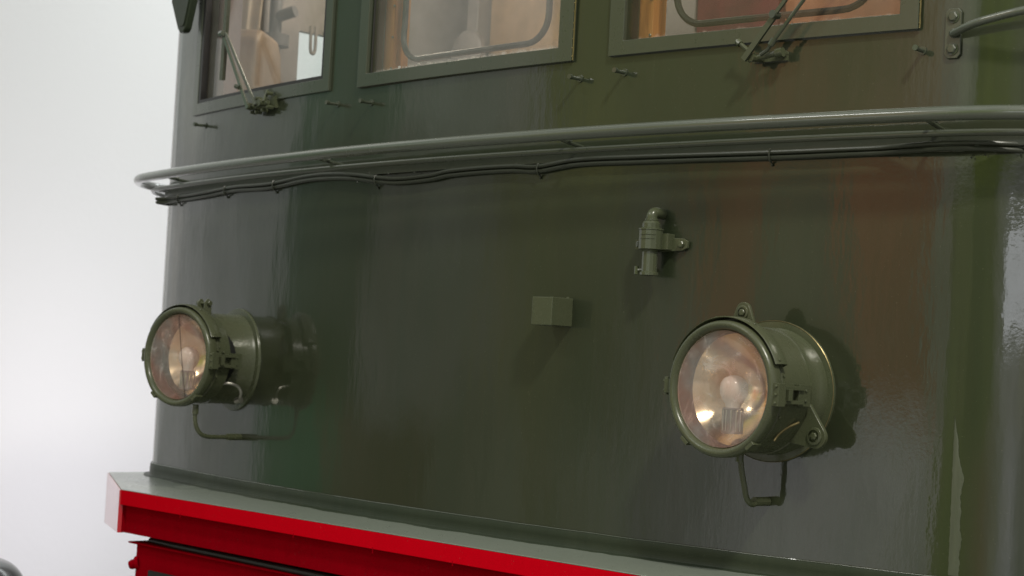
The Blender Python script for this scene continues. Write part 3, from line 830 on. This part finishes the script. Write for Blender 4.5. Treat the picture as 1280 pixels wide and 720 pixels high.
bm = bmesh.new(); box(bm, (0, .88, 3.22), (3.3, 1.4, .03)); obj('ceiling_lining', bm, M['cream'], cab)
bm = bmesh.new(); box(bm, (0, .88, 1.5), (3.3, 1.3, .03)); obj('cab_floor', bm, M['brown'], cab)
# folded cream curtain by the left windscreen
bm = bmesh.new(); rows = []
for k in range(60):
    u = k/59; rows.append([bm.verts.new((-1.70 + .012*math.sin(u*22) + .07*v, .33 + .17*u, 2.28 + v*.8 )) for v in (0, .3, .6, 1)])
for i in range(59):
    for j in range(3): bm.faces.new((rows[i][j], rows[i+1][j], rows[i+1][j+1], rows[i][j+1]))
obj('curtain', bm, M['cream'], cab, 80)['label'] = 'pale folded curtain behind the left windscreen'
# seat back, grey with rounded top, behind the left window; control stand
bm = bmesh.new()
poly = [(-.16, -.5), (.16, -.5), (.17, .10), (.15, .17), (.10, .21), (-.10, .21), (-.15, .17), (-.17, .10)]
prism(bm, poly, -.05, .05, Matrix.Translation((-1.53, .40, 2.49)) @ Matrix.Rotation(R(-50), 4, 'Z') @ Matrix.Rotation(R(90), 4, 'X'))
obj('seat_back', bm, M['beige'], cab, bevel=.02)
bm = bmesh.new(); tube(bm, [(-1.47, .26, 1.55), (-1.47, .26, 3.2)], .010, 10); obj('pole', bm, M['brown'], cab)
bm = bmesh.new(); tube(bm, [(-1.67, .57, 1.55), (-1.67, .57, 3.2)], .022, 16)
tube(bm, [(-1.67, .57, 2.70), (-1.67, .57, 2.74)], .05, 16); tube(bm, [(-1.67, .57, 2.80), (-1.60, .60, 2.82)], .02, 12)
obj('brake_column', bm, M['greydark'], cab)
bm = bmesh.new(); lathe(bm, [(0, .03), (.07, .03), (.085, .02), (.085, 0)], Matrix.Translation((-1.60, 1.40, 2.80)) @ Matrix.Rotation(R(90), 4, 'X'), 24)
lathe(bm, [(0, .03), (.05, .03), (.06, .02), (.06, 0)], Matrix.Translation((-1.54, 1.40, 2.68)) @ Matrix.Rotation(R(90), 4, 'X'), 24)
obj('gauge', bm, M['grey'], cab)

# ------------------------------------------------------------------ black gloss dome at the lower left
bm = bmesh.new()
pr = [(.235, -.9), (.235, -.11)]
for k in range(16):
    a = R(90*k/15); pr.append((.135 + .10*math.cos(a), -.11 + .11*math.sin(a)))
pr.append((0, 0.004))
lathe(bm, pr, Matrix.Identity(4), 64)
bp_ = obj('bollard', bm, M['black'], None, 60)
bp_.location = (-2.03, -.30, .945)
bp_['label'] = 'glossy black rounded top poking in at the bottom left corner'
bp_['category'] = 'bollard'

# ------------------------------------------------------------------ gallery wall and floor
bm = bmesh.new(); box(bm, (-6.9, 8.5, 4), (.2, 16, 8))
w_ = obj('wall', bm, M['gallery']); w_['kind'] = 'structure'
w_['label'] = 'plain white gallery wall far behind the locomotive'; w_['category'] = 'wall'
bm = bmesh.new(); vs = [bm.verts.new(v) for v in ((-9, -9, 0), (9, -9, 0), (9, 17, 0), (-9, 17, 0))]; bm.faces.new(vs)
f_ = obj('floor', bm, M['floor']); f_['kind'] = 'structure'; f_['label'] = 'grey polished museum floor'; f_['category'] = 'floor'

# ------------------------------------------------------------------ world: the hall around, as seen in the gloss paint
wd = bpy.data.worlds.new('World'); sc.world = wd; wd.use_nodes = True
t = NT(wd.node_tree); t.n.clear()
tc = t.add('ShaderNodeTexCoord').outputs['Generated']
sp = t.add('ShaderNodeSeparateXYZ'); t.link(tc, sp.inputs[0])
x_, y_, z_ = sp.outputs
u = t.math('ARCTAN2', x_, t.math('MULTIPLY', y_, -1))
nz = t.noise(tc, 6, 4, .55)
p_ = t.math('ADD', t.math('DIVIDE', u, PI), .5)
p_ = t.math('ADD', p_, t.math('MULTIPLY', t.math('SUBTRACT', nz, .5), .040))
def U(deg): return (deg + 90)/180
def rampu(L): return t.ramp(p_, [(U(d), c) for d, c in L])
low = rampu([(-90, (.7,.7,.7)), (-74, (.42,.42,.42)), (-68, (.30,.34,.32)), (-67, (.03,.14,.06)), (-60.5, (.03,.20,.09)), (-59.5, (.13,.09,.05)), (-51, (.10,.07,.03)), (-50, (.22,.23,.17)), (-43, (.30,.31,.22)), (-41, (.24,.23,.12)), (-36, (.40,.42,.34)), (-31, (.45,.45,.45)), (-27, (.9,.9,.92)), (-18, (1.35,1.35,1.38)), (-13.5, (1.1,1.1,1.0)), (-12.5, (.25,.32,.06)), (-3, (.22,.32,.05)), (6, (.3,.3,.1)), (12, (.35,.22,.1)), (19, (.5,.5,.4)), (26, (1.1,1.1,1.2)), (32, (.5,.5,.5)), (90, (.5,.5,.5))])
mid = rampu([(-90, (.8,.8,.8)), (-78, (.55,.55,.56)), (-66.5, (.34,.36,.36)), (-65.5, (.04,.09,.06)), (-57.5, (.05,.08,.05)), (-56.5, (.30,.30,.29)), (-48, (.32,.31,.28)), (-46.5, (.30,.29,.20)), (-42, (.20,.20,.08)), (-36, (.24,.24,.13)), (-32, (.34,.33,.28)), (-30.5, (.30,.29,.24)), (-29.3, (.66,.25,.13)), (-25.6, (.60,.23,.13)), (-24.4, (.27,.29,.19)), (-20.2, (.30,.29,.20)), (-19, (.82,.27,.13)), (-14.8, (.78,.25,.12)), (-13.8, (.62,.62,.52)), (-11.6, (.66,.66,.55)), (-10.4, (.26,.32,.10)), (-2, (.35,.42,.14)), (0, (.12,.2,.04)), (12, (.16,.24,.04)), (15, (.55,.6,.45)), (20, (.9,.9,.9)), (22, (.8,.8,.8)), (27, (.9,.9,.9)), (29, (.8,.8,.7)), (40, (.35,.35,.3)), (90, (.5,.5,.5))])
high = rampu([(-90, (.75,.79,.77)), (-76, (.55,.57,.55)), (-66, (.46,.50,.48)), (-64, (.12,.24,.17)), (-56, (.15,.27,.20)), (-54, (.55,.62,.56)), (-44, (.62,.62,.58)), (-41.5, (.60,.58,.54)), (-40, (.36,.36,.10)), (-34, (.42,.42,.16)), (-28, (.48,.46,.2)), (-26, (.8,.42,.2)), (-19, (.6,.46,.2)), (-16, (.8,.5,.3)), (-13, (.8,.72,.62)), (-9, (.95,1.0,.8)), (-3, (.9,1.0,.7)), (-1, (.4,.55,.05)), (16, (.4,.55,.08)), (30, (.4,.4,.35)), (90, (.5,.5,.5))])
zz = t.math('ADD', z_, t.math('MULTIPLY', t.math('SUBTRACT', t.noise(tc, 4, 3), .5), .06))
def sstep(v, a, b_): return t.math('SMOOTHSTEP', v, a, b_) if False else t.math('MULTIPLY', t.math('SUBTRACT', v, a), 1/(b_-a), clamp=True)
zz2 = t.math('ADD', zz, t.math('MULTIPLY', t.math('SUBTRACT', t.noise(t.mapping(tc, (1, 1, 2.2)), 9, 4, .6), .5), .05))
col = t.mix(sstep(zz2, -.035, -.005), low, mid)
col = t.mix(sstep(zz, .105, .13), col, high)
# uneven clutter of the hall: dark uprights and fine patches
clut = t.noise(t.mapping(tc, (1, 1, .7)), 9, 5, .62)
col = t.mix(1.0, col, t.ramp(clut, [(.30, (.5, .52, .5)), (.46, (.9, .9, .88)), (.56, (1.06, 1.06, 1.05)), (.72, (1.5, 1.45, 1.35))]), 'MULTIPLY')
ceil_n = t.math('MULTIPLY', t.math('SUBTRACT', t.noise(t.mapping(tc, (3, 1, 1)), 2.2, 2), .35), 2.2, clamp=True)
ceil_c = t.mix(ceil_n, (.28, .29, .27), (1.25, 1.27, 1.2))
col = t.mix(sstep(zz, .32, .55), col, ceil_c)
col = t.mix(sstep(z_, -.12, -.35), col, (.16, .155, .15))
pn = t.math('MULTIPLY', t.math('SUBTRACT', t.noise(t.mapping(tc, (1, 1, 1)), 26, 4, .7), .5), .06)
pu = t.math('ADD', p_, pn); pz = t.math('ADD', z_, t.math('MULTIPLY', pn, .6))
win = t.math('MULTIPLY', t.math('MULTIPLY', sstep(pu, U(19), U(20)), sstep(pu, U(33), U(31))), t.math('MULTIPLY', sstep(pz, .028, .032), sstep(pz, .092, .086)))
col = t.mix(win, col, (4.5, 4.6, 4.9))
bg = t.add('ShaderNodeBackground'); t.link(col, bg.inputs[0]); bg.inputs[1].default_value = 1.0
ow = t.add('ShaderNodeOutputWorld'); t.link(bg.outputs[0], ow.inputs[0])

# ------------------------------------------------------------------ lamps
def area(name, loc, target, size, power, col=(1, 1, 1), size_y=None):
    l = bpy.data.lights.new(name, 'AREA'); l.energy = power; l.color = col; l.size = size
    if size_y: l.shape = 'RECTANGLE'; l.size_y = size_y
    o = bpy.data.objects.new(name, l); C.objects.link(o); o.location = loc
    o.rotation_euler = (Vector(target)-Vector(loc)).to_track_quat('-Z', 'Y').to_euler(); return o
area('hall_spot', (4.3, -2.15, 6.35), (.3, 0, 1.9), .45, 260, (1, .95, .84))
area('hall_lamp', (-1.1, -4.1, 5.8), (1.0, 0, 2.0), 1.5, 40, (1, .98, .92), .35)
area('wall_fill', (-4.4, 4.6, 5.6), (-6.8, 4.4, 2.3), 1.2, 98, (.94, 1, .995), 5)  # unseen lamp added to brighten the gallery wall
area('low_wall_fill', (-5.2, 2.6, .5), (-6.8, 2.6, .9), 1.2, 30, (1, .92, 1), 3)  # unseen lamp added to tint the lower part of the wall lavender
for k_, (px_, py_, pw_) in enumerate(((-1.25, .75, 10), (-.2, .9, 5.5), (1.0, .9, 3.5))):  # unseen point lamps added to brighten the cab interior
    l = bpy.data.lights.new('cab_fill', 'POINT'); l.energy = pw_; l.color = (1, .88, .74); l.shadow_soft_size = .08
    o = bpy.data.objects.new('cab_fill', l); C.objects.link(o); o.location = (px_, py_, 3.1)

# ------------------------------------------------------------------ camera
cd = bpy.data.cameras.new('camera'); cam = bpy.data.objects.new('camera', cd); C.objects.link(cam)
P, RO, YAW = R(2.505), R(-3.0746), R(47.06)
F = Vector((0, math.cos(P), math.sin(P))); up = Vector((0, -math.sin(P), math.cos(P))); rt = Vector((1, 0, 0))
Rv = math.cos(RO)*rt - math.sin(RO)*up; Uv = math.cos(RO)*up + math.sin(RO)*rt
Z = Matrix.Rotation(YAW, 3, 'Z'); Rv, Uv, F = Z @ Rv, Z @ Uv, Z @ F
cam.matrix_world = Matrix(((Rv.x, Uv.x, -F.x, 3.3926), (Rv.y, Uv.y, -F.y, -2.9704), (Rv.z, Uv.z, -F.z, 1.65), (0, 0, 0, 1)))
cd.sensor_width = 36; cd.lens = 36*2250/1280; cd.clip_start = .05; cd.clip_end = 200
cd.dof.use_dof = True; cd.dof.focus_distance = 3.9; cd.dof.aperture_fstop = 5.6
sc.camera = cam
sc.view_settings.view_transform = 'Standard'; sc.view_settings.look = 'None'; sc.view_settings.exposure = 0
